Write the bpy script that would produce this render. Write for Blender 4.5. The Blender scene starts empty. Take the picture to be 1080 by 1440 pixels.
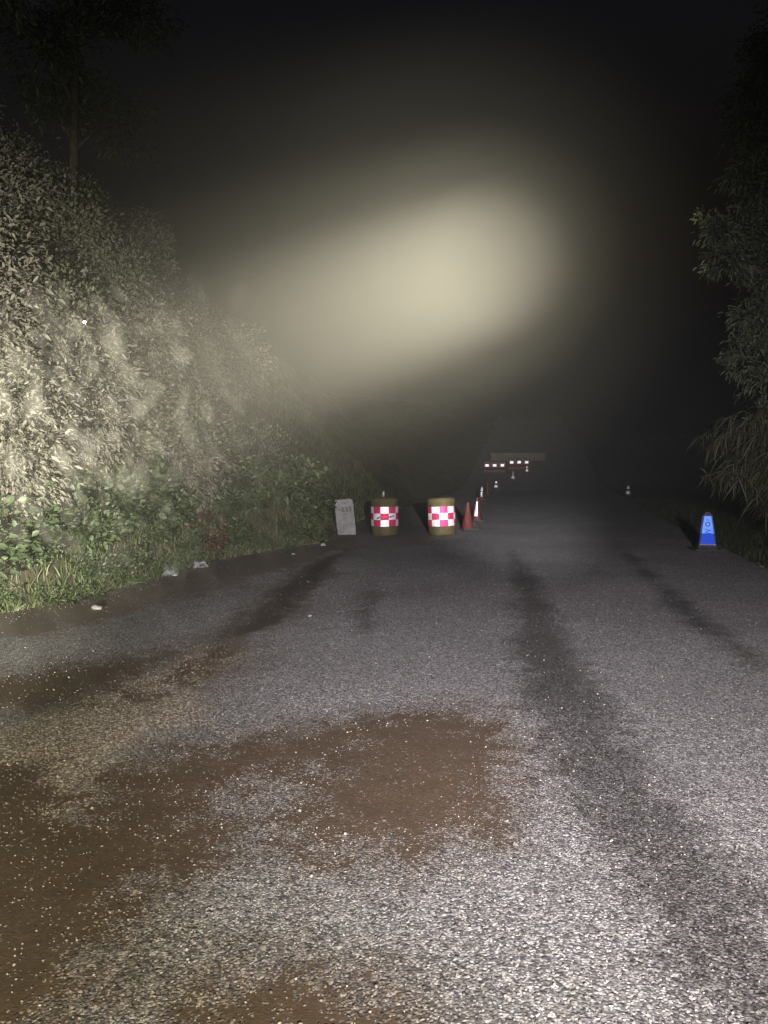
import bpy, bmesh, math, random
import numpy as np
from mathutils import Vector, Matrix, noise as mnoise

R = math.radians
random.seed(7)
rng = np.random.default_rng(11)
scene = bpy.context.scene
col = scene.collection

# ------------------------------------------------------------------ camera
cd = bpy.data.cameras.new('camera')
cam = bpy.data.objects.new('camera', cd); col.objects.link(cam)
cam.location = (0, 0, 1.5)
cam.rotation_euler = (R(90) - math.atan(63 / 1040), 0, 0)
cd.sensor_fit = 'VERTICAL'; cd.sensor_height = 36.0; cd.lens = 26.0
cd.clip_start = 0.05; cd.clip_end = 2000
scene.camera = cam

# ------------------------------------------------------------------ night sky
w = bpy.data.worlds.new('World'); scene.world = w; w.use_nodes = True
wn = w.node_tree
bg = wn.nodes['Background']
sky = wn.nodes.new('ShaderNodeTexSky'); sky.sky_type = 'NISHITA'; sky.sun_disc = False
sky.sun_elevation = R(-4.6); sky.sun_rotation = R(200)
wn.links.new(sky.outputs[0], bg.inputs[0]); bg.inputs[1].default_value = 0.08

# ------------------------------------------------------------------ lights
def spot(name, loc, target, watts, size, blend, color, radius=0.03):
    l = bpy.data.lights.new(name, 'SPOT'); l.energy = watts; l.spot_size = R(size); l.spot_blend = blend
    l.color = color; l.shadow_soft_size = radius
    o = bpy.data.objects.new(name, l); col.objects.link(o); o.location = loc
    o.rotation_euler = (Vector(target) - Vector(loc)).to_track_quat('-Z', 'Y').to_euler()
    return o
moon = bpy.data.lights.new('sun', 'SUN'); moon.energy = 0.0015; moon.angle = R(0.5); moon.color = (.8, .88, 1)
mo = bpy.data.objects.new('sun', moon); col.objects.link(mo); mo.rotation_euler = (R(35), R(-20), 0)
# a hand torch off to the left, pointed up the valley: its narrow beam shows in the haze
TD = Vector((172 / 1040, 1.0, 290 / 1040)).normalized()
TL = Vector((-1.15, 0, 1.08)) - TD * 1.1
WARM = (1.0, .92, .69)
spot('torch_beam', TL, TL + TD * 20, 235000, 12.5, 1.0, WARM)
spot('torch_halo', TL, TL + TD * 20, 80000, 20, 1.0, WARM)
spot('torch_corona', TL, TL + TD * 20, 19000, 33, 1.0, WARM)
spot('torch_spill', TL, TL + Vector((-.50, 1, .075)) * 20, 2900, 46, 1.0, (1.0, .96, .86))
spot('torch_fringe', TL, TL + Vector((-.50, 1, .10)) * 20, 130, 84, 1.0, (1.0, .96, .86))
# the vehicle headlamp just behind and above the camera
HL = Vector((0.7, -2.2, 1.9))
spot('headlamp_beam', HL, (1.6, 16, 0.9), 1150, 58, 1.0, (.90, .84, 1.0))
spot('headlamp_far_boost', HL, (6.6, 48, 1.1), 6500, 17, 1.0, (.96, .96, 1.0))  # extra narrow beam added to make the far cone bands shine
spot('headlamp_near', HL, (0.3, 3.8, 0.0), 400, 100, 1.0, (1.0, .91, .70))

scene.view_settings.view_transform = 'Standard'; scene.view_settings.look = 'None'
scene.view_settings.exposure = 3.0; scene.view_settings.gamma = 1.0
scene.view_settings.use_curve_mapping = False
cy = scene.cycles
cy.max_bounces = 4; cy.diffuse_bounces = 2; cy.glossy_bounces = 2; cy.volume_bounces = 0
cy.transparent_max_bounces = 64; cy.use_denoising = True
cy.volume_step_rate = 1.0; cy.volume_max_steps = 256
cy.caustics_reflective = False; cy.caustics_refractive = False

# ------------------------------------------------------------------ helpers
def new_mat(name):
    m = bpy.data.materials.new(name); m.use_nodes = True
    nt = m.node_tree; b = nt.nodes['Principled BSDF']
    return m, nt, b
class NT:
    def __init__(s, nt): s.nt = nt
    def n(s, t, **kw):
        x = s.nt.nodes.new(t)
        for k, v in kw.items(): setattr(x, k, v)
        return x
    def l(s, a, b): s.nt.links.new(a, b)
    def math(s, op, a, b=None, clamp=False):
        x = s.n('ShaderNodeMath', operation=op, use_clamp=clamp)
        for i, v in enumerate((a, b)):
            if v is None: continue
            if isinstance(v, (int, float)): x.inputs[i].default_value = v
            else: s.l(v, x.inputs[i])
        return x.outputs[0]
    def sstep(s, v, lo, hi):
        x = s.n('ShaderNodeMapRange', interpolation_type='SMOOTHSTEP')
        s.l(v, x.inputs[0]); x.inputs[1].default_value = lo; x.inputs[2].default_value = hi
        return x.outputs[0]
    def mix(s, f, a, b):
        x = s.n('ShaderNodeMix', data_type='RGBA')
        for v, i in ((f, 0), (a, 6), (b, 7)):
            if isinstance(v, (int, float)): x.inputs[i].default_value = v
            elif isinstance(v, tuple): x.inputs[i].default_value = (*v, 1)
            else: s.l(v, x.inputs[i])
        return x.outputs[2]
    def noise(s, vec, scale, detail=3, rough=.55):
        x = s.n('ShaderNodeTexNoise'); x.inputs['Scale'].default_value = scale
        x.inputs['Detail'].default_value = detail; x.inputs['Roughness'].default_value = rough
        s.l(vec, x.inputs['Vector']); return x.outputs[0]
    def ramp(s, v, stops):
        x = s.n('ShaderNodeValToRGB'); r = x.color_ramp
        while len(r.elements) < len(stops): r.elements.new(.5)
        for e, (p, c) in zip(r.elements, stops):
            e.position = p; e.color = (*c, 1) if isinstance(c, tuple) else (c, c, c, 1)
        s.l(v, x.inputs[0]); return x.outputs[0]

def simple_mat(name, c1, c2, rough=.6, scale=8, metallic=0, spec=.3, bump=0, per_obj=0):
    m, nt, b = new_mat(name); k = NT(nt)
    tc = k.n('ShaderNodeTexCoord')
    f = k.noise(tc.outputs['Object'], scale, 4)
    c = k.mix(k.sstep(f, .3, .7), c1, c2)
    k.l(c, b.inputs['Base Color'])
    b.inputs['Roughness'].default_value = rough; b.inputs['Metallic'].default_value = metallic
    b.inputs['Specular IOR Level'].default_value = spec
    if bump:
        bp = k.n('ShaderNodeBump'); bp.inputs['Strength'].default_value = bump; bp.inputs['Distance'].default_value = .01
        k.l(k.noise(tc.outputs['Object'], scale * 5, 3), bp.inputs['Height']); k.l(bp.outputs[0], b.inputs['Normal'])
    return m

def leaf_mat(name, dark, light, rough=.55, spec=.35):
    m, nt, b = new_mat(name); k = NT(nt)
    at = k.n('ShaderNodeAttribute', attribute_name='tone')
    k.l(k.mix(at.outputs['Fac'], dark, light), b.inputs['Base Color'])
    b.inputs['Roughness'].default_value = rough; b.inputs['Specular IOR Level'].default_value = spec
    return m

def tape_mat(name, c, dirt=.25):
    """glass-bead reflective sheeting: bright white diffuse plus a broad sheen"""
    m, nt, b = new_mat(name); k = NT(nt)
    nt.nodes.remove(b); out = nt.nodes['Material Output']
    tc = k.n('ShaderNodeTexCoord')
    f = k.noise(tc.outputs['Object'], 14, 5, .65)
    d = k.n('ShaderNodeBsdfDiffuse'); g = k.n('ShaderNodeBsdfGlossy'); g.inputs['Roughness'].default_value = .55
    cc = k.mix(k.math('MULTIPLY', k.sstep(f, .52, .72), dirt), c, tuple(v * .35 + .02 for v in c))
    k.l(cc, d.inputs[0]); k.l(cc, g.inputs[0])
    mx = k.n('ShaderNodeMixShader'); mx.inputs[0].default_value = .6
    k.l(d.outputs[0], mx.inputs[1]); k.l(g.outputs[0], mx.inputs[2]); k.l(mx.outputs[0], out.inputs[0])
    return m

def props(o, label=None, cat=None, group=None, kind=None):
    if label: o['label'] = label
    if cat: o['category'] = cat
    if group: o['group'] = group
    if kind: o['kind'] = kind
    return o
def link(name, me, mat=None, parent=None):
    o = bpy.data.objects.new(name, me); col.objects.link(o)
    if mat and not me.materials: me.materials.append(mat)
    if parent: o.parent = parent
    return o
def empty(name, loc, rz=0):
    o = bpy.data.objects.new(name, None); col.objects.link(o); o.location = loc; o.rotation_euler = (0, 0, rz)
    o.empty_display_size = .2
    return o
def bm_mesh(name, bm, smooth=False):
    me = bpy.data.meshes.new(name); bmesh.ops.recalc_face_normals(bm, faces=bm.faces); bm.to_mesh(me); bm.free()
    if smooth: me.polygons.foreach_set('use_smooth', [True] * len(me.polygons))
    return me
def np_mesh(name, V, F, tone=None):
    """V (n,3), F (m,k) constant k"""
    me = bpy.data.meshes.new(name); n, m, k = len(V), len(F), F.shape[1]
    me.vertices.add(n); me.vertices.foreach_set('co', np.asarray(V, np.float32).ravel())
    me.loops.add(m * k); me.loops.foreach_set('vertex_index', F.astype(np.int32).ravel())
    me.polygons.add(m); me.polygons.foreach_set('loop_start', np.arange(0, m * k, k, dtype=np.int32))
    if tone is not None:
        a = me.attributes.new('tone', 'FLOAT', 'POINT'); a.data.foreach_set('value', np.asarray(tone, np.float32))
    me.update(calc_edges=True); return me
def lathe(name, prof, seg=32, smooth=True):
    V = []; F = []
    for (r, z) in prof:
        for i in range(seg):
            a = 2 * math.pi * i / seg; V.append((r * math.cos(a), r * math.sin(a), z))
    for j in range(len(prof) - 1):
        for i in range(seg):
            i2 = (i + 1) % seg
            F.append((j * seg + i, j * seg + i2, (j + 1) * seg + i2, (j + 1) * seg + i))
    me = bpy.data.meshes.new(name)
    F = [f for f in F]; F.append(tuple(range(seg))[::-1]); F.append(tuple(range((len(prof) - 1) * seg, len(prof) * seg)))
    me.from_pydata(V, [], F); me.update()
    if smooth: me.polygons.foreach_set('use_smooth', [len(p.vertices) == 4 for p in me.polygons])
    return me
def box_mesh(name, sx, sy, sz, bev=.0, z0=0.0, taper=1.0):
    bm = bmesh.new(); bmesh.ops.create_cube(bm, size=1)
    for v in bm.verts:
        t = taper if v.co.z > 0 else 1
        v.co = Vector((v.co.x * sx * t, v.co.y * sy * t, (v.co.z + .5) * sz + z0))
    if bev: bmesh.ops.bevel(bm, geom=bm.edges[:], offset=bev, segments=2, affect='EDGES')
    return bm_mesh(name, bm)
def tube(name, pts, radii, seg=8):
    V = []; F = []
    pts = [Vector(p) for p in pts]
    for j, p in enumerate(pts):
        d = (pts[min(j + 1, len(pts) - 1)] - pts[max(j - 1, 0)]).normalized()
        a = d.orthogonal().normalized() if j == 0 else (pa - d * pa.dot(d)).normalized()
        pa = a; b = d.cross(a)
        for i in range(seg):
            t = 2 * math.pi * i / seg; V.append(p + (a * math.cos(t) + b * math.sin(t)) * radii[j])
    for j in range(len(pts) - 1):
        for i in range(seg):
            i2 = (i + 1) % seg; F.append((j * seg + i, j * seg + i2, (j + 1) * seg + i2, (j + 1) * seg + i))
    F.append(tuple(range(seg))[::-1]); F.append(tuple(range((len(pts) - 1) * seg, len(pts) * seg)))
    me = bpy.data.meshes.new(name); me.from_pydata([tuple(v) for v in V], [], F); me.update()
    me.polygons.foreach_set('use_smooth', [True] * len(me.polygons)); return me
def copy_tree(o, parent=None):
    c = o.copy(); col.objects.link(c); c.parent = parent
    for ch in list(o.children): copy_tree(ch, c)
    return c
def norm(a): return a / np.maximum(np.linalg.norm(a, axis=1, keepdims=True), 1e-9)

def leaves_mesh(name, P, D, N, L, W, tone, fold=.25, droop=.15):
    """leaf = two halves folded on the midrib, three stations: 7 verts, 6 tris as 5 faces -> all triangles"""
    D = norm(D); S = norm(np.cross(D, N)); U = norm(np.cross(S, D)); n = len(P)
    L = L[:, None]; W = W[:, None]; dn = np.array([[0, 0, -1.]])
    v0 = P
    m1 = P + D * L * .4 + dn * L * droop * .2
    m2 = P + D * L * .75 + dn * L * droop * .6
    tip = P + D * L + dn * L * droop
    a1 = m1 + S * W * .5 + U * W * fold; b1 = m1 - S * W * .5 + U * W * fold
    a2 = m2 + S * W * .36 + U * W * fold * .7; b2 = m2 - S * W * .36 + U * W * fold * .7
    V = np.stack([v0, m1, m2, tip, a1, b1, a2, b2], 1).reshape(-1, 3)
    f = np.array([[0, 1, 4], [0, 5, 1], [1, 2, 4], [4, 2, 6], [1, 5, 2], [5, 7, 2], [2, 3, 6], [2, 7, 3]])
    F = (f[None] + (np.arange(n) * 8)[:, None, None]).reshape(-1, 3)
    return np_mesh(name, V, F, np.repeat(tone, 8))
def blades_mesh(name, P, H, lean, W, tone):
    """arching grass blades, 4 stations"""
    n = len(P); ang = rng.uniform(0, 2 * np.pi, n)
    dirv = np.stack([np.cos(ang), np.sin(ang), np.zeros(n)], 1)
    fa = rng.uniform(0, 2 * np.pi, n); S = np.stack([np.cos(fa), np.sin(fa), np.zeros(n)], 1)
    st = []
    for t, wd in ((0, 1), (.4, .9), (.75, .6), (1, .06)):
        c = P + np.array([0, 0, 1.]) * (H * (t - .28 * lean * t * t))[:, None] + dirv * (H * lean * t * t)[:, None]
        st += [c + S * (W * wd * .5)[:, None], c - S * (W * wd * .5)[:, None]]
    V = np.stack(st, 1).reshape(-1, 3)
    f = np.array([[0, 1, 3, 2], [2, 3, 5, 4], [4, 5, 7, 6]])
    F = (f[None] + (np.arange(n) * 8)[:, None, None]).reshape(-1, 4)
    return np_mesh(name, V, F, np.repeat(tone, 8))

# ------------------------------------------------------------------ lie of the land
FY = [-40, -5, 3.0, 6.35, 7.44, 8.56, 11.86, 14.41, 18.33, 30, 50, 70, 120, 260]
FX = [-12, -6.2, -4.9, -4.27, -3.9, -3.4, -2.75, -1.32, -1.15, 1.3, 5.4, 9.0, 18., 40.]
EY = [-40, -5, 7.62, 10.86, 12.64, 19.98, 36.3, 60, 120, 260]
EX = [2.0, 3.6, 4.95, 5.67, 6.1, 7.75, 11.9, 17.0, 29., 55.]
def road_z(y): return .004 * np.clip(np.minimum(y, 58) - 42, 0, None) ** 2 + .128 * np.clip(y - 58, 0, 70)
def vnoise(x, y, s, seed=0):
    x = np.asarray(x, float) * s + seed * 17.3; y = np.asarray(y, float) * s + seed * 9.1
    return (np.sin(x * 1.7 + 1.3 * np.sin(y * 1.1 + seed)) + np.sin(y * 2.1 + 1.7 * np.sin(x * .9 + 2)) + .6 * np.sin(x * 3.9 - y * 3.1)) / 2.6
def ground_z(x, y):
    x = np.asarray(x, float); y = np.asarray(y, float)
    d = np.interp(y, FY, FX) - x
    e = x - np.interp(y, EY, EX)
    dd = np.clip(d, 0, None); ee = np.clip(e, 0, None)
    rise = np.where(dd < 7, 1.15 * dd + .06 * dd * np.sin(dd * 2.3), 1.15 * 7 + .45 * (dd - 7))
    rise = np.minimum(rise, 22) * np.interp(y, [25, 70], [.94, .22]) + np.clip(dd, 0, 1) * .16 * vnoise(x, y, 1.1, 1)
    fall = -np.clip(ee - .9, 0, None) * .22; fall = np.maximum(fall, -3.0) + np.clip(ee, 0, 1) * .05 * vnoise(x, y, 1.6, 2)
    return road_z(y) + np.where(d > 0, rise, 0) + np.where(e > 0, fall, 0)
def gz(x, y): return float(ground_z(x, y))

def axis(breaks):
    out = []
    for a, b, s in breaks: out += list(np.arange(a, b, s))
    return np.array(out + [breaks[-1][1]])
def grid_mesh(name, xs, ys, zf):
    X, Y = np.meshgrid(xs, ys); Z = zf(X, Y)
    V = np.stack([X, Y, Z], -1).reshape(-1, 3); nx, ny = len(xs), len(ys)
    i = np.arange(nx - 1)[None, :] + np.arange(ny - 1)[:, None] * nx
    F = np.stack([i, i + 1, i + nx + 1, i + nx], -1).reshape(-1, 4)
    me = np_mesh(name, V, F); me.polygons.foreach_set('use_smooth', [True] * len(me.polygons)); return me, V

# ground sheet
m_ground = simple_mat('soil_and_litter', (.045, .040, .026), (.085, .078, .050), .95, 2.5, 0, .1, .8)
xs = axis([(-150, -30, 6), (-30, -8, .8), (-8, 10, .3), (10, 34, .8), (34, 190, 6)])
ys = axis([(-40, -2, 2), (-2, 24, .3), (24, 80, 1), (80, 260, 6)])
me, _ = grid_mesh('ground', xs, ys, lambda X, Y: ground_z(X, Y) - .012 - .05 * ((X - np.interp(Y, FY, FX) > .5) & (np.interp(Y, EY, EX) - X > .5)))
props(link('ground', me, m_ground), kind='structure')

# road sheet: runs from the foot of the bank to the right edge of the carriageway
POLY = {
 'mud': [
  [(-.36, 2.9), (-.35, 3.53), (-.24, 4.0), (.08, 4.28), (.43, 4.41), (.62, 4.28), (.60, 3.79), (.47, 3.29), (.33, 2.99), (.06, 2.87), (-.17, 2.85)],
  [(-1.01, 3.79), (-.55, 4.0), (-.04, 4.22), (-.15, 3.79), (-.39, 3.57), (-.71, 3.44), (-.89, 2.9), (-1.12, 2.9), (-1.29, 3.44)],
  [(-2.08, 3.53), (-1.74, 3.53), (-1.31, 3.02), (-.94, 3.09), (-.6, 2.9), (-.89, 2.55), (-.92, 2.24), (-.86, 1.91), (-1.19, 1.7), (-2.6, 1.7)],
  [(-3.4, 4.83), (-2.46, 5.25), (-2.11, 5.54), (-1.7, 5.91), (-1.74, 5.25), (-1.92, 4.68), (-2.22, 4.54), (-3.2, 4.3)],
  [(-.56, 1.93), (-.5, 2.0), (-.36, 2.0), (-.2, 1.97), (-.1, 1.9), (-.26, 1.7), (-.5, 1.7)],
  [(-1.67, 4.61), (-1.51, 5.35), (-1.39, 6.22), (-1.22, 5.98), (-1.23, 5.25), (-1.42, 4.68)]],
 'soil': [
  [(-1.48, 7.62), (-1.13, 11.68), (-.53, 13.77), (-.74, 10.86), (-.94, 6.93), (-1.24, 6.35), (-1.51, 6.22)],
  [(-6, 5.6), (-4.09, 7.26), (-3.37, 8.47), (-2.71, 11.68), (-1.2, 13.77), (-.9, 18), (-.5, 18), (-.75, 13.5), (-1.4, 10.86), (-1.95, 8.96), (-2.62, 7.62), (-3.1, 6.35)]],
 'sand': [
  [(-2.13, 3.61), (-1.99, 4.22), (-1.69, 5.08), (-1.4, 5.98), (-1.2, 5.86), (-1.34, 4.91), (-1.17, 4.34), (-1.41, 4.0), (-1.46, 3.44), (-1.43, 3.02), (-1.64, 2.85)]],
 'wet': [
  [(-1.40, 7.62), (-1.13, 11.2), (-.62, 13.4), (-.80, 10.86), (-1.0, 6.93), (-1.24, 6.45), (-1.45, 6.4)],
  [(2.25, 13.0), (2.32, 13.0), (1.85, 7.9), (1.50, 5.64), (1.44, 4.61), (1.31, 3.7), (1.29, 2.9), (1.27, 2.46), (1.25, 1.7), (.86, 1.7), (.84, 2.55), (.80, 3.22), (.80, 3.89), (1.0, 5.44), (1.34, 7.62)],
  [(4.3, 13.5), (4.36, 13.5), (3.2, 7.2), (3.0, 5.86), (2.78, 5.5), (2.95, 7.26)],
  [(-.18, 9.68), (-.1, 9.68), (-.15, 6.6), (-.22, 6.6)]],
}
def sdist(V, polys):
    best = np.full(len(V), -9.0)
    for p in polys:
        p = np.array(p); q = np.roll(p, -1, 0); dmin = np.full(len(V), 1e9); ins = np.zeros(len(V), bool)
        for a, b in zip(p, q):
            ab = b - a; t = np.clip(((V[:, :2] - a) @ ab) / (ab @ ab), 0, 1)
            dmin = np.minimum(dmin, np.linalg.norm(V[:, :2] - a - t[:, None] * ab, axis=1))
            c = ((a[1] > V[:, 1]) != (b[1] > V[:, 1])) & (V[:, 0] < (b[0] - a[0]) * (V[:, 1] - a[1]) / (b[1] - a[1] + 1e-12) + a[0])
            ins ^= c
        best = np.maximum(best, np.where(ins, dmin, -dmin))
    return np.clip(best, -1, 1)
ys = axis([(-12, 1.4, .5), (1.4, 8, .06), (8, 20, .15), (20, 60, .6), (60, 130, 2)])
nu = 110
U = np.linspace(0, 1, nu)
Vr = []
for y in ys:
    x0 = np.interp(y, FY, FX) - .25; x1 = np.interp(y, EY, EX) + .05 * math.sin(y * 1.9) + .04 * math.sin(y * 4.7)
    x = x0 + (x1 - x0) * U
    d = x1 - x
    z = road_z(y) + .002 + .05 * np.exp(-((x - (x0 + .25)) / .35) ** 2) * 0 + .012 * vnoise(x, np.full_like(x, y), .9, 3)
    Vr.append(np.stack([x, np.full_like(x, y), z + .012], 1))
Vr = np.concatenate(Vr); ny = len(ys)
i = np.arange(nu - 1)[None, :] + np.arange(ny - 1)[:, None] * nu
Fr = np.stack([i, i + 1, i + nu + 1, i + nu], -1).reshape(-1, 4)
me = np_mesh('road', Vr, Fr); me.polygons.foreach_set('use_smooth', [True] * len(me.polygons))
for key, polys in POLY.items():
    a = me.attributes.new(key, 'FLOAT', 'POINT'); a.data.foreach_set('value', sdist(Vr, polys).astype(np.float32))
m_road, nt, b = new_mat('chip_seal_asphalt'); k = NT(nt)
tc = k.n('ShaderNodeTexCoord'); vec = tc.outputs['Object']
wn_ = k.n('ShaderNodeTexNoise'); wn_.inputs['Scale'].default_value = 70; wn_.inputs['Detail'].default_value = 2; k.l(vec, wn_.inputs['Vector'])
wsc = k.n('ShaderNodeVectorMath', operation='SCALE'); k.l(wn_.outputs['Color'], wsc.inputs[0]); wsc.inputs['Scale'].default_value = .014
wob = k.n('ShaderNodeVectorMath', operation='ADD'); k.l(vec, wob.inputs[0]); k.l(wsc.outputs[0], wob.inputs[1])
def voro(scale, feature='F1'):
    v = k.n('ShaderNodeTexVoronoi', voronoi_dimensions='2D', feature=feature); v.inputs['Scale'].default_value = scale
    k.l(wob.outputs[0], v.inputs['Vector']); return v
v1 = voro(92); v2 = voro(56); v3 = voro(165)
sep3 = k.n('ShaderNodeSeparateColor'); k.l(v3.outputs['Color'], sep3.inputs[0])
sep = k.n('ShaderNodeSeparateColor'); k.l(v1.outputs['Color'], sep.inputs[0])
sep2 = k.n('ShaderNodeSeparateColor'); k.l(v2.outputs['Color'], sep2.inputs[0])
n_big = k.noise(vec, .9, 5); n_mid = k.noise(vec, 5, 5, .65); n_fine = k.noise(vec, 55, 3)
stone = k.ramp(sep.outputs[0], [(0, .025), (.22, .09), (.5, .18), (.75, .26), (.93, .38), (1, .55)])
stone2 = k.ramp(sep2.outputs[0], [(0, .06), (.55, .18), (.85, .30), (1, .5)])
agg = k.mix(k.math('GREATER_THAN', sep2.outputs[1], .62), stone, stone2)
stone3 = k.ramp(sep3.outputs[0], [(0, .02), (.3, .08), (.6, .19), (.9, .36), (1, .6)])
agg = k.mix(k.math('GREATER_THAN', sep.outputs[1], .58), agg, stone3)
tint = k.mix(sep3.outputs[1], (1.0, .93, .83), (.95, .95, .97))
mul = k.n('ShaderNodeMix', data_type='RGBA', blend_type='MULTIPLY'); mul.inputs[0].default_value = 1
k.l(agg, mul.inputs[6]); k.l(tint, mul.inputs[7]); agg = mul.outputs[2]
gap = k.sstep(v1.outputs['Distance'], .62, .30)       # the bitumen between chips
agg = k.mix(k.math('ADD', .55, k.math('MULTIPLY', gap, .45)), (.03, .029, .027), agg)
patch = k.sstep(n_big, .25, .75)
agg = k.mix(k.math('MULTIPLY', patch, .28), agg, (.05, .047, .045))
def mask(name, amp, wid, off=0.0):
    at = k.n('ShaderNodeAttribute', attribute_name=name)
    nn = k.math('ADD', k.math('MULTIPLY', k.math('SUBTRACT', n_mid, .5), amp), off)
    nn = k.math('ADD', nn, k.math('MULTIPLY', k.math('SUBTRACT', n_big, .5), amp * .6))
    return k.sstep(k.math('ADD', at.outputs['Fac'], nn), -wid, wid)
wet = mask('wet', .62, .15); mud = mask('mud', 1.15, .17, -.02); soil = mask('soil', 1.1, .3); sand = mask('sand', .6, .16, .08)
wm = k.n('ShaderNodeMix', data_type='RGBA', blend_type='MULTIPLY'); k.l(k.math('MULTIPLY', wet, .74), wm.inputs[0])
k.l(agg, wm.inputs[6]); wm.inputs[7].default_value = (.30, .29, .28, 1); agg = wm.outputs[2]
sandc = k.ramp(sep.outputs[0], [(0, (.07, .055, .038)), (.5, (.17, .14, .10)), (.85, (.33, .285, .22)), (1, (.62, .56, .46))])
mudc = k.mix(k.sstep(n_fine, .3, .7), (.058, .040, .025), (.078, .055, .035))
mudc = k.mix(k.math('MULTIPLY', k.sstep(n_mid, .4, .75), .5), mudc, (.042, .030, .020))
film = mask('mud', .9, .30, .22)
fm = k.n('ShaderNodeMix', data_type='RGBA', blend_type='MULTIPLY'); k.l(k.math('MULTIPLY', film, .75), fm.inputs[0]); k.l(agg, fm.inputs[6]); fm.inputs[7].default_value = (.52, .40, .28, 1); agg = fm.outputs[2]
agg = k.mix(k.math('MULTIPLY', sand, .9), agg, sandc)
# silt fills from the gaps up, so the tallest chips poke through where it is thin
cover = k.math('GREATER_THAN', k.math('MULTIPLY', mud, 1.03), k.math('ADD', k.math('MULTIPLY', k.math('POWER', sep.outputs[2], 1.6), 1.06), k.math('MULTIPLY', gap, .10)))
c = k.mix(cover, agg, mudc)
soilc = k.mix(k.sstep(n_fine, .3, .7), (.080, .066, .050), (.14, .116, .09))
sw = k.n('ShaderNodeMix', data_type='RGBA', blend_type='MULTIPLY'); k.l(k.math('MULTIPLY', wet, .8), sw.inputs[0]); k.l(soilc, sw.inputs[6]); sw.inputs[7].default_value = (.35, .34, .33, 1); soilc = sw.outputs[2]
cs = k.math('GREATER_THAN', k.math('MULTIPLY', soil, 1.0), k.math('ADD', k.math('MULTIPLY', sep.outputs[2], .80), .05))
c = k.mix(cs, c, soilc)
k.l(c, b.inputs['Base Color'])
anyc = k.math('MAXIMUM', cover, cs)
k.l(k.math('SUBTRACT', k.math('SUBTRACT', .82, k.math('MULTIPLY', wet, .25)), k.math('MULTIPLY', cover, .22)), b.inputs['Roughness'])
b.inputs['Specular IOR Level'].default_value = .35
hgt = k.math('MULTIPLY', k.math('MULTIPLY', gap, k.math('ADD', .4, sep.outputs[2])), k.math('SUBTRACT', 1, k.math('MULTIPLY', anyc, .85)))
hgt = k.math('ADD', hgt, k.math('MULTIPLY', n_fine, .35))
rut = k.n('ShaderNodeMapping'); rut.inputs['Rotation'].default_value = (0, 0, R(35)); rut.inputs['Scale'].default_value = (14, 22, 1); k.l(vec, rut.inputs['Vector'])
hgt = k.math('ADD', hgt, k.math('MULTIPLY', k.math('MULTIPLY', k.noise(rut.outputs[0], 1, 3), .45), anyc))
bp = k.n('ShaderNodeBump'); bp.inputs['Strength'].default_value = .5; bp.inputs['Distance'].default_value = .006
k.l(hgt, bp.inputs['Height']); k.l(bp.outputs[0], b.inputs['Normal'])
props(link('road', me, m_road), kind='structure')

# loose chippings lying on the road
def stones_mesh(name, P, S, tone):
    bm = bmesh.new(); bmesh.ops.create_icosphere(bm, subdivisions=1, radius=.5)
    bv = np.array([v.co[:] for v in bm.verts]); bf = np.array([[v.index for v in f.verts] for f in bm.faces]); bm.free()
    n = len(P); nv = len(bv)
    V = bv[None] * (1 + rng.uniform(-.28, .28, (n, nv, 1))) * (S[:, None, None] * rng.uniform(.6, 1.15, (n, 1, 3)))
    a = rng.uniform(0, 6.28, n); ca, sa = np.cos(a)[:, None], np.sin(a)[:, None]
    V = np.stack([V[..., 0] * ca - V[..., 1] * sa, V[..., 0] * sa + V[..., 1] * ca, V[..., 2] * .75], -1) + P[:, None]
    F = (bf[None] + (np.arange(n) * nv)[:, None, None]).reshape(-1, 3)
    return np_mesh(name, V.reshape(-1, 3), F, np.repeat(tone, nv))
m_stone = leaf_mat('chippings', (.06, .055, .048), (.28, .25, .21), .8, .3)
n = 60000
Y = 1.5 + 9.5 * rng.random(n) ** 1.7; x0 = np.interp(Y, FY, FX); x1 = np.interp(Y, EY, EX); X = x0 + (x1 - x0) * rng.random(n)
Q = np.stack([X, Y, Y * 0], 1)
prob = .16 + .5 * (np.abs(X - x0) < .45) + .75 * (sdist(Q, POLY['sand']) > -.12) + .30 * ((sdist(Q, POLY['mud']) > -.35) & (sdist(Q, POLY['mud']) < .12)) - .12 * (sdist(Q, POLY['mud']) > .12) * (X > -.45) + .28 * (sdist(Q, POLY['mud']) > -.1) * (X < -.7)
Q = Q[(rng.random(n) < prob) & (np.abs(Q[:, 0]) < .56 * Q[:, 1] + .4)]
n = len(Q); S = .005 + .007 * rng.random(n) ** 2 + .007 * (rng.random(n) < .02)
Q[:, 2] = road_z(Q[:, 1]) + .014 + .012 * vnoise(Q[:, 0], Q[:, 1], .9, 3) + S * .18
props(link('gravel', stones_mesh('gravel', Q, S, rng.random(n) ** 1.6), m_stone), 'loose pale stone chippings scattered over the road', 'gravel', kind='stuff')

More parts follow.
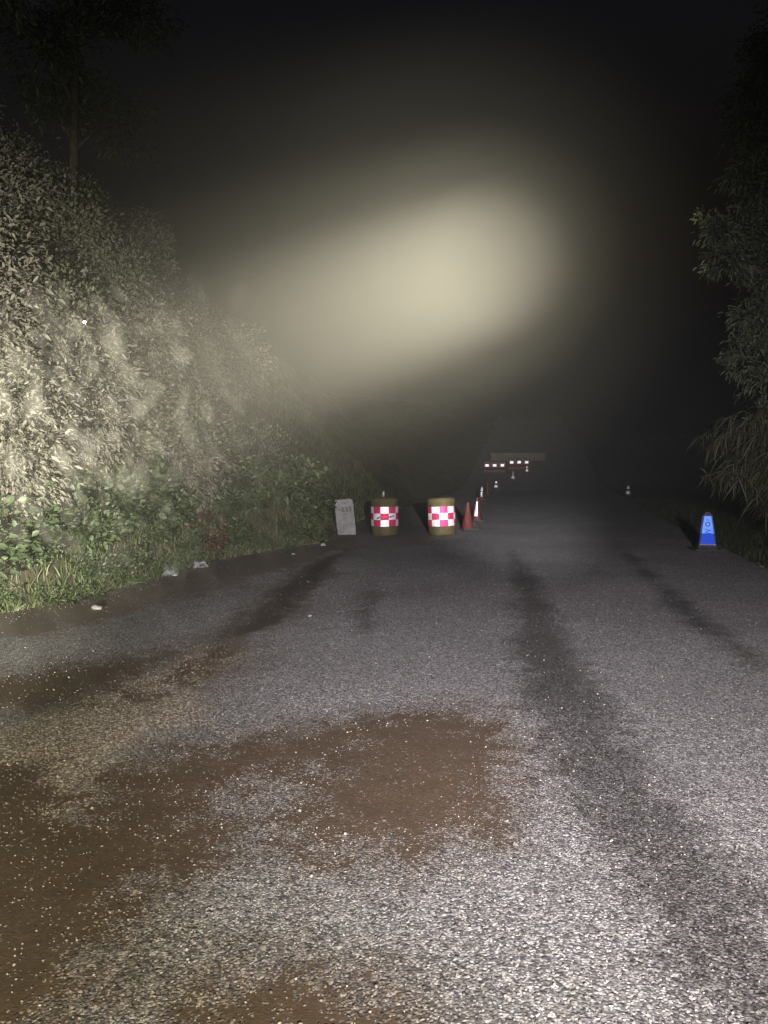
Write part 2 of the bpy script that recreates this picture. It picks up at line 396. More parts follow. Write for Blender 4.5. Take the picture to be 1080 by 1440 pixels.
# ------------------------------------------------------------------ vegetation
m_leaf = leaf_mat('shrub_leaf', (.052, .055, .034), (.125, .125, .080))
m_leaf_g = leaf_mat('green_leaf', (.022, .034, .013), (.062, .085, .036))
m_leaf_pale = leaf_mat('pale_leaf', (.085, .082, .058), (.17, .158, .12))
m_leaf_dry = leaf_mat('dry_leaf', (.035, .018, .012), (.07, .036, .022))
m_grass = leaf_mat('grass_blade', (.028, .042, .014), (.105, .120, .050))
m_grass_dim = leaf_mat('dimmed_grass', (.012, .016, .007), (.040, .046, .022))  # darker copy of the grass colour, so the verge looks less lit
m_cane = leaf_mat('cane_leaf', (.022, .026, .010), (.060, .062, .026))
m_tree = leaf_mat('tree_leaf', (.025, .035, .018), (.080, .095, .045))
m_bark = simple_mat('bark', (.045, .035, .026), (.085, .07, .052), .9, 6, 0, .1, .6)

def blob_leaves(n, spread, length, ratio, hang, up=.25):
    """leaf positions through an uneven, clumped crown"""
    k_ = max(6, n // 45); C = norm(rng.normal(size=(k_, 3))) * (rng.random((k_, 1)) ** .4) * spread
    C[:, 2] = C[:, 2] + spread[2] * .95
    idx = rng.integers(0, k_, n)
    P = C[idx] + rng.normal(size=(n, 3)) * spread * .17
    P[:, 2] = np.abs(P[:, 2])
    D = norm(P - np.array([0, 0, spread[2] * .6])) + rng.normal(size=(n, 3)) * .55; D[:, 2] += up - hang
    N = rng.normal(size=(n, 3)) * .6 + np.array([0, 0, 1.])
    L = length * rng.uniform(.6, 1.3, n); tone = np.clip(rng.random(k_)[idx] * .5 + rng.random(n) * .5, 0, 1)
    return P, D, N, L, L * ratio, tone
def make_shrub(spread, n, length, ratio, hang, mat, label, group, name='shrub'):
    root = empty(name, (0, 0, 0)); spread = np.array(spread)
    P, D, N, L, W, t = blob_leaves(n, spread, length, ratio, hang)
    for j in range(4):
        a = j * 1.57 + rng.random(); tip = Vector((math.cos(a) * spread[0] * .6, math.sin(a) * spread[1] * .6, spread[2] * 1.5))
        link('stem', tube('stem', [(0, 0, -.1), tip * .4 + Vector((0, 0, .1)), tip], [.018, .012, .004], 5), m_bark, root)
    link('foliage', leaves_mesh('foliage', P, D, N, L, W, t), mat, root)
    return props(root, label, 'shrub', group)
protos = [
 make_shrub((.80, .75, .66), 4200, .075, .5, .35, m_leaf, 'broad-leaved grey-green shrub on the steep roadside bank', 'broad-leaved shrubs on the bank'),
 make_shrub((.78, .72, .80), 4400, .085, .36, .9, m_leaf_pale, 'pale shrub with narrow hanging leaves on the lamplit bank', 'pale narrow-leaved shrubs on the bank'),
 make_shrub((.60, .55, .40), 1000, .10, .55, .1, m_leaf_g, 'low fresh-green bush at the foot of the bank', 'low green bushes along the bank foot'),
]
used = [False] * 3
def place_shrub(kind, x, y, s=1.0, dz=-.05):
    o = copy_tree(protos[kind]) if used[kind] else protos[kind]; used[kind] = True
    o.location = (x, y, gz(x, y) + dz); o.rotation_euler = (0, 0, random.uniform(0, 6.28)); o.scale = (s, s, s * random.uniform(.9, 1.2))
    return o
for y in np.arange(3.2, 19, .85):                 # bushes along the foot
    x = np.interp(y, FY, FX) - random.uniform(.35, .9)
    if 15.2 < y < 18.2: continue
    place_shrub(2, x, y + random.uniform(-.2, .2), random.uniform(.7, 1.15))
for y in np.arange(3.4, 15, .42):                 # lower growth right at the edge
    place_shrub(2, np.interp(y, FY, FX) - random.uniform(-.08, .22), y, random.uniform(.28, .55))
for y in np.arange(3.2, 14.5, .5):
    place_shrub(2, np.interp(y, FY, FX) - random.uniform(.25, .95), y, random.uniform(.5, .9))
for row, dd in enumerate((1.1, 2.0, 3.0, 4.1, 5.3, 6.6, 8.2)):
    for y in np.arange(3.0, 17 + row * 1.2, 1.25 + .12 * row):
        y = y + random.uniform(-.45, .45); x = np.interp(y, FY, FX) - dd - random.uniform(-.4, .4)
        if 14.8 < y < 18 and dd < 2.5: continue
        place_shrub(1 if random.random() < .55 else 0, x, y, random.uniform(.75, 1.25))
dry = make_shrub((.28, .26, .36), 420, .09, .3, .4, m_leaf_dry, 'rust-brown withered bush at the bank foot beside the litter', None, 'dry_shrub')
dry.location = (-2.85, 11.9, gz(-2.85, 11.9) - .03)

# grass cover
n = 34000
Y = 2.5 + 24 * rng.random(n) ** 1.25; d = rng.random(n) ** 2.2 * 6.5 - .05; X = np.interp(Y, FY, FX) - d
keep = ~((X > -1.35) & (X < -.45) & (Y > 15.0) & (Y < 17.2))
X, Y, d = X[keep], Y[keep], d[keep]; n = len(X)
H = rng.uniform(.08, .20, n) + np.clip(d, 0, 1) * rng.uniform(.02, .22, n)
P = np.stack([X, Y, ground_z(X, Y) - .02], 1)
props(link('bank_grass', blades_mesh('bank_grass', P, H, rng.uniform(.2, .9, n), .006 + .010 * rng.random(n), rng.random(n)), m_grass), 'rank grass covering the steep roadside bank', 'grass', kind='stuff')
n = 22000
Y = 7 + 26 * rng.random(n) ** 1.4; d = rng.random(n) ** 1.4 * 3.2; X = np.interp(Y, EY, EX) + d - .05
H = rng.uniform(.06, .18, n) + np.clip(d, 0, 1.2) * rng.uniform(.05, .38, n)
P = np.stack([X, Y, ground_z(X, Y) - .02], 1)
props(link('verge_grass', blades_mesh('verge_grass', P, H, rng.uniform(.3, .9, n), .005 + .008 * rng.random(n), rng.random(n)), m_grass_dim), 'short verge grass along the right edge of the road', 'grass', kind='stuff')
n = 6000
Y = 14.8 + 2.6 * rng.random(n); X = np.interp(Y, FY, FX) - rng.random(n) * 1.0 + .02
P = np.stack([X, Y, ground_z(X, Y) - .02], 1)
props(link('low_turf', blades_mesh('low_turf', P, rng.uniform(.04, .11, n), rng.uniform(.3, .9, n), .006 + .006 * rng.random(n), rng.random(n)), m_grass), 'short turf around the white kilometre stone', 'grass', kind='stuff')

def make_tree(name, label, base, lean, height, clumps, mat, per, length, ratio, hang, group=None, r0=.16):
    """clumps: (x, y, z, r) in world metres"""
    root = empty(name, base); B = Vector(base)
    tp = [Vector((0, 0, -.3)), Vector((lean[0] * .2, lean[1] * .2, height * .3)), Vector((lean[0] * .55, lean[1] * .55, height * .6)), Vector((lean[0], lean[1], height * .95))]
    trunk = link('trunk', tube('trunk', tp, [r0, r0 * .8, r0 * .5, r0 * .15], 10), m_bark, root)
    Ps, Ds, Ns, Ls, Ws, Ts = [], [], [], [], [], []
    for (cx, cy_, cz, r) in clumps:
        c = Vector((cx, cy_, cz)) - B
        t = max(.25, min(.9, (c.z - r * 1.2) / height)); st = tp[1].lerp(tp[3], max(0, (t - .3) / .65))
        mid = st.lerp(c, .55) + Vector((0, 0, r * .25))
        link('limb', tube('limb', [st, mid, c], [r0 * .35, r0 * .2, .012], 6), m_bark, trunk)
        n_ = int(per * r * r * 1.6)
        P, D, N, L, W, T = blob_leaves(n_, np.array((r, r, r * .85)), length, ratio, hang)
        Ps.append(P + np.array(c) - np.array([0, 0, r * .8])); Ds.append(D); Ns.append(N); Ls.append(L); Ws.append(W); Ts.append(np.clip(T * .7 + rng.random() * .3, 0, 1))
    link('crown', leaves_mesh('crown', *[np.concatenate(q) for q in (Ps, Ds, Ns, Ls, Ws, Ts)]), mat, root)
    return props(root, label, 'tree', group)
make_tree('roadside_tree', 'tall tree with drooping leaf clumps beyond the blue cone', (8.3, 14.6, gz(8.3, 14.6)), (-.4, -.2), 9.5,
 [(7.25, 14, 8.9, .75), (6.75, 13.9, 7.9, .65), (6.55, 13.8, 6.95, .45), (5.95, 13.6, 5.75, .42), (6.2, 13.6, 5.25, .45), (6.65, 13.7, 5.75, .6),
  (7.1, 13.9, 6.6, .8), (7.5, 14, 7.6, .9), (7.3, 13.9, 5.1, .7), (7.9, 14.2, 5.9, 1.0), (8.1, 14.4, 9.2, 1.1), (8.6, 14.8, 7.6, 1.3), (6.9, 13.8, 4.3, .5),
  (7.7, 14, 4.2, .9), (8.6, 14.2, 4.7, 1.1), (9.3, 15, 6.3, 1.3), (8.2, 14.2, 10.2, .9), (6.75, 13.8, 3.5, .45), (7.3, 13.7, 3.3, .7), (8.0, 13.8, 2.7, .8), (7.9, 13.5, 1.6, .6), (7.3, 13.9, 2.4, .5)],
 m_tree, 2300, .115, .26, .9)
# bamboo-like cane clump, arching towards the road
def cane_clump(base, canes, label, reach, height, spread_a):
    root = empty('cane_clump', base)
    Ps, Ds = [], []
    for j in range(canes):
        a = spread_a[0] + (spread_a[1] - spread_a[0]) * random.random(); rc = reach * random.uniform(.35, 1.1); h = height * random.uniform(.6, 1.1)
        st = Vector((random.uniform(-.3, .3), random.uniform(-.3, .3), -.1)); pts = []
        for t in np.linspace(0, 1, 7):
            pts.append(st + Vector((math.cos(a) * rc * t ** 2.0, math.sin(a) * rc * t ** 2.0, h * (1.55 * t - .75 * t ** 3))))
        link('cane', tube('cane', pts, [.011 - .0013 * q for q in range(7)], 5), m_bark, root)
        for q in range(85):
            t = random.uniform(.3, 1); f = t * 6; i0 = min(5, int(f)); p = pts[i0].lerp(pts[i0 + 1], f - i0)
            Ps.append(p); dd = Vector((random.gauss(0, .6) + math.cos(a) * .5, random.gauss(0, .6) + math.sin(a) * .5, random.uniform(-.9, .35))); Ds.append(dd)
    P = np.array(Ps); D = np.array(Ds); n_ = len(P)
    L = rng.uniform(.18, .42, n_)
    link('foliage', leaves_mesh('foliage', P, D, rng.normal(size=(n_, 3)) * .4 + np.array([0, 0, 1.]), L, L * .05 + .005, rng.random(n_), .2, .55), m_cane, root)
    return props(root, label, 'bamboo')
cane_clump((7.35, 13.4, gz(7.35, 13.4)), 34, 'arching cane clump with long drooping leaves under the tall tree', 1.5, 2.9, (1.9, 4.3))
cane_clump((7.3, 11.5, gz(7.3, 11.5)), 16, 'low spiky clump of long-leaved cane on the grass verge', .8, 1.0, (1.6, 4.6))
# dark trees above the bank
bank_trees = [((-7.9, 12.4), 7.5), ((-7.2, 17.5), 6.5), ((-8.2, 8.0), 6.5)]
tl = ['tree with a ragged crown on top of the bank, seen dimly above the shrubs'] * 3
for q, ((x, y), h) in enumerate(bank_trees):
    zb = gz(x, y); cl = []
    for j in range(9):
        a = j * 2.4; rr = random.uniform(.3, 1.7); cl.append((x + math.cos(a) * rr, y + math.sin(a) * rr, zb + h * random.uniform(.42, .95), random.uniform(.7, 1.15)))
    make_tree('bank_tree', tl[q], (x, y, zb), (.4, -.3), h, cl, m_tree, 700, .15, .35, .5, 'trees on top of the bank', .12)

# ------------------------------------------------------------------ road furniture
m_drum = simple_mat('dirty_yellow_plastic', (.046, .038, .014), (.075, .060, .020), .7, 7, 0, .3)
m_drum_dk = simple_mat('drum_rim_plastic', (.035, .028, .012), (.05, .04, .018), .7, 9)
m_twhite = tape_mat('white_reflective_sheet', (.92, .90, .90)); m_tred = tape_mat('red_reflective_sheet', (.62, .045, .13))
m_twhite_c = tape_mat('cone_reflective_sheet', (.88, .90, .95), .5)
m_scuff = simple_mat('tape_scuff', (.06, .075, .07), (.16, .17, .16), .9, 30)
m_scuff_r = simple_mat('tape_print', (.10, .012, .03), (.25, .03, .08), .9, 30)
m_red = simple_mat('red_cone_plastic', (.042, .006, .005), (.07, .010, .008), .7, 9)
m_red_dim = simple_mat('dimmed_red_plastic', (.028, .004, .004), (.05, .007, .006), .6, 9)  # darker copy of the red: weak light on far cones and barriers put into colour
m_rubber = simple_mat('black_rubber', (.012, .012, .012), (.03, .028, .026), .85, 14)
m_navy = simple_mat('navy_plastic', (.006, .008, .030), (.010, .014, .05), .6, 9)
m_tblue = tape_mat('blue_reflective_sheet', (.016, .05, .36), .5); m_tblue_l = tape_mat('pale_blue_reflective_sheet', (.11, .24, .66), .6)
m_edge = simple_mat('grey_blue_trim', (.10, .12, .20), (.16, .18, .28), .7, 20)
m_conc = simple_mat('white_painted_concrete', (.15, .147, .142), (.22, .216, .21), .85, 9, 0, .2, .5)
m_wall = simple_mat('weathered_concrete', (.05, .045, .035), (.08, .07, .055), .9, 5)
m_ink = simple_mat('faded_paint', (.05, .045, .045), (.12, .11, .11), .9, 60)
m_steel = simple_mat('dull_steel', (.25, .25, .25), (.4, .4, .4), .5, 20, .6)

def arc_patch(name, r, half, z0, z1, thick=.004, seg=8):
    V = []; F = []
    for rr in (r, r + thick):
        for z in (z0, z1):
            for i_ in range(seg + 1):
                a = -half + 2 * half * i_ / seg; V.append((rr * math.sin(a), -rr * math.cos(a), z))
    m_ = seg + 1
    for i_ in range(seg):
        F += [(2 * m_ + i_, 2 * m_ + i_ + 1, 3 * m_ + i_ + 1, 3 * m_ + i_), (i_, i_ + m_, i_ + m_ + 1, i_ + 1),
              (i_, i_ + 1, 2 * m_ + i_ + 1, 2 * m_ + i_), (m_ + i_, 3 * m_ + i_, 3 * m_ + i_ + 1, m_ + i_ + 1)]
    F += [(0, 2 * m_, 3 * m_, m_), (seg, seg + m_, seg + 3 * m_, seg + 2 * m_)]
    me_ = bpy.data.meshes.new(name); me_.from_pydata(V, [], F); me_.update(); return me_
RD = .295
drum_prof = [(.26, 0), (.285, .01), (.293, .03), (RD, .06), (RD, .19), (RD - .006, .20), (RD - .006, .63), (RD, .64), (RD, .74), (RD + .012, .75), (RD + .014, .775), (RD, .79)]
drum_me = lathe('drum_body', drum_prof, 48)
lid_me = lathe('lid', [(RD - .012, .785), (RD - .02, .81), (.22, .822), (.10, .83), (.03, .832)], 40)
NC = 10; ROWS = [(.205, .345), (.347, .487), (.489, .628)]
pw = {}
for r_, (z0, z1) in enumerate(ROWS):
    for cname, mt in (('w', m_twhite), ('r', m_tred)):
        me_ = arc_patch('reflective_patch', RD - .005, math.pi / NC - .004, z0, z1, .009); me_.materials.append(mt); pw[r_, cname] = me_
def drum(loc, spin, tilt, label):
    root = empty('barrier_drum', loc, spin); root.rotation_euler = (0, tilt, spin)
    link('drum_body', drum_me, m_drum, root); link('lid', lid_me, m_drum_dk, root)
    for r_ in range(3):
        for c_ in range(NC):
            o = link('reflective_patch', pw[r_, 'w' if (r_ + c_) % 2 == 0 else 'r'], None, root); o.rotation_euler = (0, 0, c_ * 2 * math.pi / NC)
    return props(root, label, 'traffic drum', 'barrier drums closing the left lane')
zr16 = .016
dA = drum((.02, 16.2, zr16), 0, R(-.8), 'yellow crash drum with checkered band and a pin on its lid, beside the kilometre stone')
link('lid_pin', tube('lid_pin', [(-.02, 0, .82), (-.02, 0, .93), (-.015, 0, .96)], [.03, .026, .018], 8), m_steel, [c for c in dA.children if c.name.startswith('lid')][0])
for (a0, a1, zc, hh, mt, sl) in ((-.62, -.22, .40, .055, m_scuff, .06), (.30, .75, .42, .045, m_scuff, .03), (-.22, .30, .375, .04, m_scuff_r, .05), (-.18, .22, .45, .03, m_scuff_r, .0), (-.60, -.30, .335, .022, m_scuff_r, .02)):
    me_ = arc_patch('torn_print', RD + .0042, (a1 - a0) / 2, -hh / 2, hh / 2, .002, 14)
    for v in me_.vertices:
        a_ = math.atan2(v.co.x, -v.co.y); jag = .6 + .4 * math.sin(a_ * 37 + zc * 50) * math.sin(a_ * 15)
        v.co.z = v.co.z * jag + sl * a_ / ((a1 - a0) / 2) * .5
    o = link('torn_print', me_, mt, dA); o.location.z = zc; o.rotation_euler = (0, 0, (a0 + a1) / 2)
dB = drum((1.28, 16.2, zr16), R(-31), R(-2.6), 'yellow crash drum with clean checkered band next to the red cones')

# kilometre stone
ks = empty('kilometre_stone', (-.83, 16.4, .07)); ks.rotation_euler = (0, R(-6), R(3))
bm = bmesh.new()
pr = [(-.205, -.1), (.205, -.1), (.205, .66), (.185, .705), (.13, .73), (-.13, .73), (-.185, .705), (-.205, .66)]
lo = [bm.verts.new((x, -.06, z)) for x, z in pr]; hi = [bm.verts.new((x, .06, z)) for x, z in pr]
bm.faces.new(lo); bm.faces.new(hi[::-1])
for q in range(8): bm.faces.new((lo[q], hi[q], hi[(q + 1) % 8], lo[(q + 1) % 8]))
bmesh.ops.recalc_face_normals(bm, faces=bm.faces)
bmesh.ops.bevel(bm, geom=bm.edges[:], offset=.008, segments=2, affect='EDGES')
link('slab', bm_mesh('slab', bm), m_conc, ks)
def text_part(txt, size, x, z, parent, mat, y=-.0615):
    cu = bpy.data.curves.new('lettering', 'FONT'); cu.body = txt; cu.size = size; cu.extrude = .001; cu.align_x = 'CENTER'; cu.offset = .003
    o = bpy.data.objects.new('lettering', cu); col.objects.link(o)
    dg = bpy.context.evaluated_depsgraph_get(); me_ = bpy.data.meshes.new_from_object(o.evaluated_get(dg)); bpy.data.objects.remove(o)
    o = link('lettering', me_, mat, parent); o.location = (x, y, z); o.rotation_euler = (R(90), 0, 0); return o
text_part('833', .155, .045, .445, ks, m_ink)
link('lettering', box_mesh('dash', .05, .002, .018), m_ink, ks).location = (-.115, -.0615, .49)
link('lettering', box_mesh('underline', .09, .002, .022), m_ink, ks).location = (.0, -.0615, .385)
for q in range(4):      # a worn line of small characters, no longer readable
    x = -.105 + q * .06
    link('worn_character', box_mesh('wc', .010, .002, .046), m_ink, ks).location = (x, -.0615, .615)
    link('worn_character', box_mesh('wc', .034, .002, .009), m_ink, ks).location = (x + (.006 if q % 2 else -.004), -.0625, .628 + .012 * (q % 2))
    if q > 1: link('worn_character', box_mesh('wc', .009, .002, .036), m_ink, ks).location = (x + .019, -.0615, .613)
props(ks, 'leaning white kilometre stone with dark digits at the foot of the bank', 'milestone')

# round cones
cone_me = lathe('cone_body', [(.158, .03), (.15, .045), (.032, .62), (.026, .65), (.018, .655)], 28)
cone_dim = cone_me.copy(); cone_me.materials.append(m_red); cone_dim.materials.append(m_red_dim)
base_me = box_mesh('base', .37, .37, .032, .01)
def frustum(z0, z1, seg=28):
    f = lambda z: .15 - (.15 - .032) * (z - .045) / (.62 - .045) + .003
    return lathe('band_or_highlight', [(f(z0), z0), (f(z0) + .001, z0 + .004), (f(z1) + .001, z1 - .004), (f(z1), z1)], seg)
band1 = frustum(.40, .54); band2 = frustum(.14, .30); 
def strip(z0, z1, a0, a1, twist=0):
    f = lambda z: .15 - (.15 - .032) * (z - .045) / (.62 - .045) + .003
    bm = bmesh.new(); rows = []
    for j in range(9):
        z = z0 + (z1 - z0) * j / 8; row = []
        for i_ in range(9):
            a = a0 + (a1 - a0) * i_ / 8 + twist * j / 8; row.append(bm.verts.new((f(z) * math.sin(a), -f(z) * math.cos(a), z)))
        rows.append(row)
    for j in range(8):
        for i_ in range(8): bm.faces.new((rows[j][i_], rows[j][i_ + 1], rows[j + 1][i_ + 1], rows[j + 1][i_]))
    bmesh.ops.solidify(bm, geom=bm.faces[:], thickness=-.003)
    return bm_mesh('band_or_highlight', bm)
highlight_long = strip(.14, .54, -.75, .0); highlight_lo = strip(.14, .36, -.5, .25); strip_hi = strip(.40, .57, -1.2, .5)  # narrow pieces draw the highlight streak on the cone side as white sheeting
spirals = [strip(.08, .26, -1.5, .7, .6), strip(.30, .40, -1.5, .3, 1.3), strip(.45, .60, -1.2, 1.2, .4)]
def cone(x, y, label, bands, spin=0, tilt=0, group=None, mat=None):
    root = empty('traffic_cone', (x, y, gz(x, y) + .014 + .012 * float(vnoise(x, y, .9, 3)))); root.rotation_euler = (0, tilt, spin)
    link('cone_body', cone_me if mat else cone_dim, mat, root); link('base', base_me, m_rubber, root)
    for bnd in bands: link('band_or_highlight', bnd, m_twhite_c, root)
    return props(root, label, 'traffic cone', group)
G = 'cones tapering across the left lane'
cone(2.0, 17.6, 'plain dull-red traffic cone without bands right beside the drum', [], .3, 0, G, m_red)
cone(2.56, 20.4, 'dark red cone with one narrow upright white highlight strip, next behind the plain red cone', [highlight_long], 0, R(2), G)
cone(4.40, 33.5, 'leaning dark red cone with a white collar and narrow highlight strip below it', [strip_hi, highlight_lo], 0, R(5), G)
cone(5.80, 41.5, 'dim red cone with no band, between two banded ones in the line', [], .8, 0, G)
cone(7.05, 46.5, 'dark red cone with two white bands, third cone down the line from the barricades', [band1, band2], .1, 0, G)
cone(9.4, 54.0, 'dark red cone with a white spiral band, second from the far red barriers', spirals, 0, 0, G)
cone(11.2, 58.0, 'red cone with white bands, standing against the far red barriers', [band1, band2], .4, R(-3), G)
cone(12.2, 37.0, 'lone red cone with two white bands on the right road edge, beyond the blue one', [band1, band2], .3, R(3))

# blue square cone
bc = empty('blue_square_cone', (5.78, 13.2, gz(5.78, 13.2) + .012), R(-15))
def pyramid(name, w0, w1, z0, z1, bev=.012):
    bm = bmesh.new(); bmesh.ops.create_cube(bm, size=1)
    for v in bm.verts:
        ww = w1 if v.co.z > 0 else w0; v.co = Vector((v.co.x * ww, v.co.y * ww, z1 if v.co.z > 0 else z0))
    bmesh.ops.bevel(bm, geom=bm.edges[:], offset=bev, segments=2, affect='EDGES'); return bm_mesh(name, bm)
link('cone_body', pyramid('cone_body', .30, .13, .04, .66), m_navy, bc)
link('top_cap', pyramid('top_cap', .10, .085, .655, .69, .006), m_navy, bc)
b_ = link('base', box_mesh('base', .52, .44, .045, .012), m_rubber, bc); b_.rotation_euler = (0, 0, R(8))
bk = link('base_block', box_mesh('base_block', .34, .34, .05, .012, .04), m_rubber, bc)
def face_panel(name, z0, z1, inset, out, mat, wscale=1.0, x_off=0):
    f = lambda z: (.30 + (.13 - .30) * (z - .04) / .62) / 2
    bm = bmesh.new(); vs = []
    for dpt in (0, .003):
        for (sx, z) in ((-1, z0), (1, z0), (1, z1), (-1, z1)):
            vs.append(bm.verts.new((sx * (f(z) - inset) * wscale + x_off, -f(z) - out - dpt, z)))
    for q in ((0, 1, 2, 3), (7, 6, 5, 4), (0, 4, 5, 1), (1, 5, 6, 2), (2, 6, 7, 3), (3, 7, 4, 0)): bm.faces.new([vs[i_] for i_ in q])
    return bm_mesh(name, bm)
for q in range(4):
    lo_ = link('reflective_panel', face_panel('reflective_panel', .13, .31, .018, .001, None), m_tblue, bc); lo_.rotation_euler = (0, 0, q * math.pi / 2)
    up_ = link('reflective_panel', face_panel('reflective_panel', .314, .62, .014, .001, None), m_tblue_l, bc); up_.rotation_euler = (0, 0, q * math.pi / 2)
    sk = link('panel_edge', face_panel('panel_edge', .108, .128, .008, .001, None), m_edge, bc); sk.rotation_euler = (0, 0, q * math.pi / 2)
def ring(name, r, t, z):
    f = (.30 + (.13 - .30) * (z - .04) / .62) / 2
    bm = bmesh.new(); sl = (.30 - .13) / 2 / .62; outer = []; inner = []
    for i_ in range(20):
        a = 2 * math.pi * i_ / 20
        for rr, lst in ((r, outer), (r - t, inner)):
            zz = z + rr * math.sin(a); lst.append(bm.verts.new((rr * math.cos(a), -(f - sl * (zz - z)) - .0055, zz)))
    for i_ in range(20): bm.faces.new((outer[i_], outer[(i_ + 1) % 20], inner[(i_ + 1) % 20], inner[i_]))
    return bm_mesh(name, bm)
link('emblem', ring('emblem', .042, .014, .475), m_navy, bc)
for (z0, z1, x0_, x1_) in ((.40, .37, -.05, .045), (.37, .352, .045, -.04), (.335, .32, -.045, .05), (.565, .545, -.02, .02)):
    zc = (z0 + z1) / 2; f0 = lambda z: (.30 + (.13 - .30) * (z - .04) / .62) / 2 + .0055
    me_ = bpy.data.meshes.new('emblem_stroke'); me_.from_pydata([(x0_, -f0(z0), z0), (x1_, -f0(z1), z1), (x1_, -f0(z1 - .012), z1 - .012), (x0_, -f0(z0 - .012), z0 - .012)], [], [(0, 1, 2, 3)])
    link('emblem_stroke', me_, m_tblue, bc)
props(bc, 'square tapered blue reflective cone on a black rubber base at the road edge', 'traffic cone')

# water-filled red barriers with reflective pads, and a pale parapet behind
bm = bmesh.new()
prof = [(-.24, 0), (.24, 0), (.22, .18), (.12, .36), (.10, .82), (.07, .86), (-.07, .86), (-.10, .82), (-.12, .36), (-.22, .18)]
a_ = [bm.verts.new((-.85, y, z)) for y, z in prof]; c_ = [bm.verts.new((.85, y, z)) for y, z in prof]
bm.faces.new(a_); bm.faces.new(c_[::-1])
for q in range(10): bm.faces.new((a_[q], c_[q], c_[(q + 1) % 10], a_[(q + 1) % 10]))
bmesh.ops.recalc_face_normals(bm, faces=bm.faces)
bmesh.ops.bevel(bm, geom=bm.edges[:], offset=.02, segments=2, affect='EDGES')
wb_me = bm_mesh('barrier_body', bm); pad_me = box_mesh('reflective_pad', .26, .006, .19, .0)
cap_me = lathe('filler_cap', [(.06, 0), (.06, .03), (.05, .035)], 14)
def wbar(x, y, rz, label):
    root = empty('water_barrier', (x, y, gz(x, y)), rz)
    link('barrier_body', wb_me, m_red_dim, root); link('filler_cap', cap_me, m_rubber, root).location = (.5, 0, .86)
    for q in (-1, 0, 1): link('reflective_pad', pad_me, m_twhite_c, root).location = (q * .60, -.125, .45)
    return props(root, label, 'road barrier', 'red barriers across the far lane')
wbar(8.75, 58.6, R(-6), 'red plastic road barrier with white pads, standing directly up the line of the cones')
wbar(11.05, 60.6, R(-8), 'red plastic road barrier with white pads, the one by the last cone')
pa = empty('parapet', (11.9, 66.0, gz(11.9, 66.0)), R(8))
link('wall_block', box_mesh('wall_block', 5.0, .35, .62, .02), m_wall, pa); link('coping', box_mesh('coping', 5.15, .46, .1, .015, .622), m_wall, pa)
props(pa, 'low pale concrete parapet behind the red barriers', 'parapet')

# litter and stones at the bank foot
m_pale = simple_mat('pale_stone', (.14, .135, .125), (.24, .23, .21), .85, 12, 0, .2, .4)
def rock(x, y, s, label, seed, sq=.7):
    bm = bmesh.new(); bmesh.ops.create_icosphere(bm, subdivisions=3, radius=s)
    for v in bm.verts:
        v.co *= 1 + .35 * mnoise.noise(v.co / s * 1.1 + Vector((seed, 0, 0))) ; v.co.z *= sq
    o = link('stone', bm_mesh('stone', bm), m_pale); o.location = (x, y, max(gz(x, y), .012) + s * sq * .45)
    return props(o, label, 'stone')
rock(-1.16, 14.0, .055, 'pale stone on the dirt shoulder just before the kilometre stone', 3)
rock(-1.55, 12.6, .035, 'small flat pale stone on the dirt strip below the bank', 9, .4)
rock(-.74, 7.3, .022, 'small whitish stone on the dark strip between layby and carriageway', 14)
rock(-3.02, 7.7, .06, 'grey stone half sunk in dirt near the green bushes', 21, .5)
m_bag = simple_mat('thin_plastic', (.16, .17, .18), (.28, .29, .30), .4, 18, 0, .5)
def litter(x, y, s, label, seed):
    bm = bmesh.new(); bmesh.ops.create_icosphere(bm, subdivisions=4, radius=s)
    for v in bm.verts:
        nn = mnoise.turbulence(v.co / s * 1.4 + Vector((seed, seed, 0)), 4, False)
        v.co *= .55 + .75 * nn; v.co.z *= .55
    o = link('crumpled_bag', bm_mesh('crumpled_bag', bm), m_bag); o.location = (x, y, max(gz(x, y), .012) + s * .3)
    return props(o, label, 'litter')
litter(-2.72, 10.9, .13, 'larger crumpled pale plastic bag below the withered bush', 2)
litter(-2.95, 10.1, .17, 'flattened grey plastic bag lying nearer the green bushes', 5)

# a moth caught in the torchlight
mo_ = empty('moth', (-1.16, 2.9, 1.5 + (657 - 457) / 1040 * 2.9)); mo_.rotation_euler = (R(20), R(-25), R(75)); mo_.scale = (.7, .7, .7)
m_moth = simple_mat('moth_wing', (.22, .20, .17), (.32, .30, .26), .9, 300)
link('body', lathe('body', [(.0006, -.008), (.002, -.004), (.0024, .002), (.0012, .007)], 10), m_moth, mo_).rotation_euler = (R(90), 0, 0)
for s_ in (-1, 1):
    me_ = bpy.data.meshes.new('wing'); me_.from_pydata([(s_ * .001, .003, 0), (s_ * .013, .007, .006), (s_ * .014, .001, .006), (s_ * .009, -.006, .004), (s_ * .001, -.003, 0)], [], [(0, 1, 2, 3, 4)])
    link('wing', me_, m_moth, mo_)
props(mo_, 'tiny pale moth flying in the torch beam above the bank', 'moth')

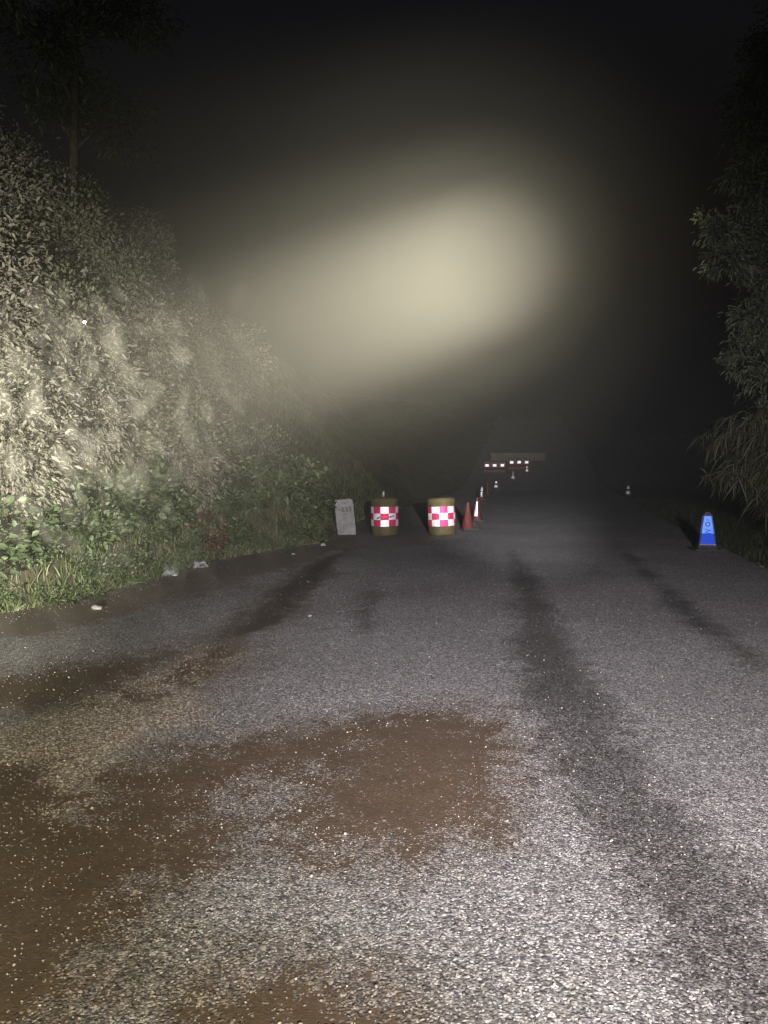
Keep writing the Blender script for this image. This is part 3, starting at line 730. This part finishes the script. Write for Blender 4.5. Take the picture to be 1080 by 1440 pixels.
# ------------------------------------------------------------------ air
def volume_box(name, x0, x1, y0, y1, z0, z1):
    bm = bmesh.new(); bmesh.ops.create_cube(bm, size=1)
    for v in bm.verts: v.co = Vector(((x0 + x1) / 2 + v.co.x * (x1 - x0), (y0 + y1) / 2 + v.co.y * (y1 - y0), (z0 + z1) / 2 + v.co.z * (z1 - z0)))
    return link(name, bm_mesh(name, bm))
hz = volume_box('haze', -160, 200, -50, 270, -5, 40); props(hz, 'thin night mist hanging over the road', 'haze', kind='stuff')
m, nt, b = new_mat('night_haze'); nt.nodes.remove(b)
pv = nt.nodes.new('ShaderNodeVolumePrincipled'); pv.inputs['Color'].default_value = (.95, .95, .93, 1); pv.inputs['Density'].default_value = .000018; pv.inputs['Anisotropy'].default_value = -.70
nt.links.new(pv.outputs[0], nt.nodes['Material Output'].inputs['Volume']); m.cycles.volume_sampling = 'EQUIANGULAR'
hz.data.materials.append(m)


# small drifting wisps of denser mist in the torch beam
def wisps_mesh(count):
    bm = bmesh.new(); bmesh.ops.create_icosphere(bm, subdivisions=2, radius=1)
    bv = np.array([v.co[:] for v in bm.verts]); bf = np.array([[v.index for v in f.verts] for f in bm.faces]); bm.free()
    TDn = np.array(TD); s1 = np.cross(TDn, [0, 0, 1.]); s1 /= np.linalg.norm(s1); s2 = np.cross(s1, TDn); T0 = np.array(TL)
    Vs, Fs, C, RR = [], [], [], []
    tries = 0
    while len(C) < count and tries < 60000:
        tries += 1
        t = rng.uniform(1.6, 3.5); rad = .34 * t * math.sqrt(rng.random()); a = rng.uniform(0, 6.28)
        if math.sin(a) * rad > .10 * t: continue
        c = T0 + TDn * t + (s1 * math.cos(a) + s2 * math.sin(a)) * rad
        sc = rng.uniform(.38, .85) * (.35 + .14 * t)
        ax = np.array([rng.uniform(.022, .05), rng.uniform(.03, .06), rng.uniform(.05, .12)]) * sc
        r = ax.max()
        if C:
            if (np.linalg.norm(np.array(C) - c, axis=1) < (np.array(RR) + r) * .86).any(): continue
        nz_ = 1 + .30 * np.sin(bv @ rng.normal(size=3) * 2.2 + rng.uniform(0, 6)) * np.sin(bv @ rng.normal(size=3) * 1.7)
        V = bv * nz_[:, None] * ax
        an = rng.normal(-.45, .35); ca, sa = math.cos(an), math.sin(an)
        V = np.stack([V[:, 0] * ca + V[:, 2] * sa, V[:, 1], -V[:, 0] * sa + V[:, 2] * ca], 1) + c
        Fs.append(bf + len(C) * len(bv)); Vs.append(V); C.append(c); RR.append(r)
    return np_mesh('mist', np.concatenate(Vs), np.concatenate(Fs))
ms = link('mist', wisps_mesh(2600)); props(ms, 'drifting wisps of mist lit by the torch beside the bank', 'mist', kind='stuff')
m, nt, b = new_mat('mist_wisps'); nt.nodes.remove(b)
pv = nt.nodes.new('ShaderNodeVolumePrincipled'); pv.inputs['Color'].default_value = (.95, .95, .95, 1); pv.inputs['Density'].default_value = .0010; pv.inputs['Anisotropy'].default_value = -.3
nt.links.new(pv.outputs[0], nt.nodes['Material Output'].inputs['Volume']); m.cycles.volume_sampling = 'EQUIANGULAR'
ms.data.materials.append(m)
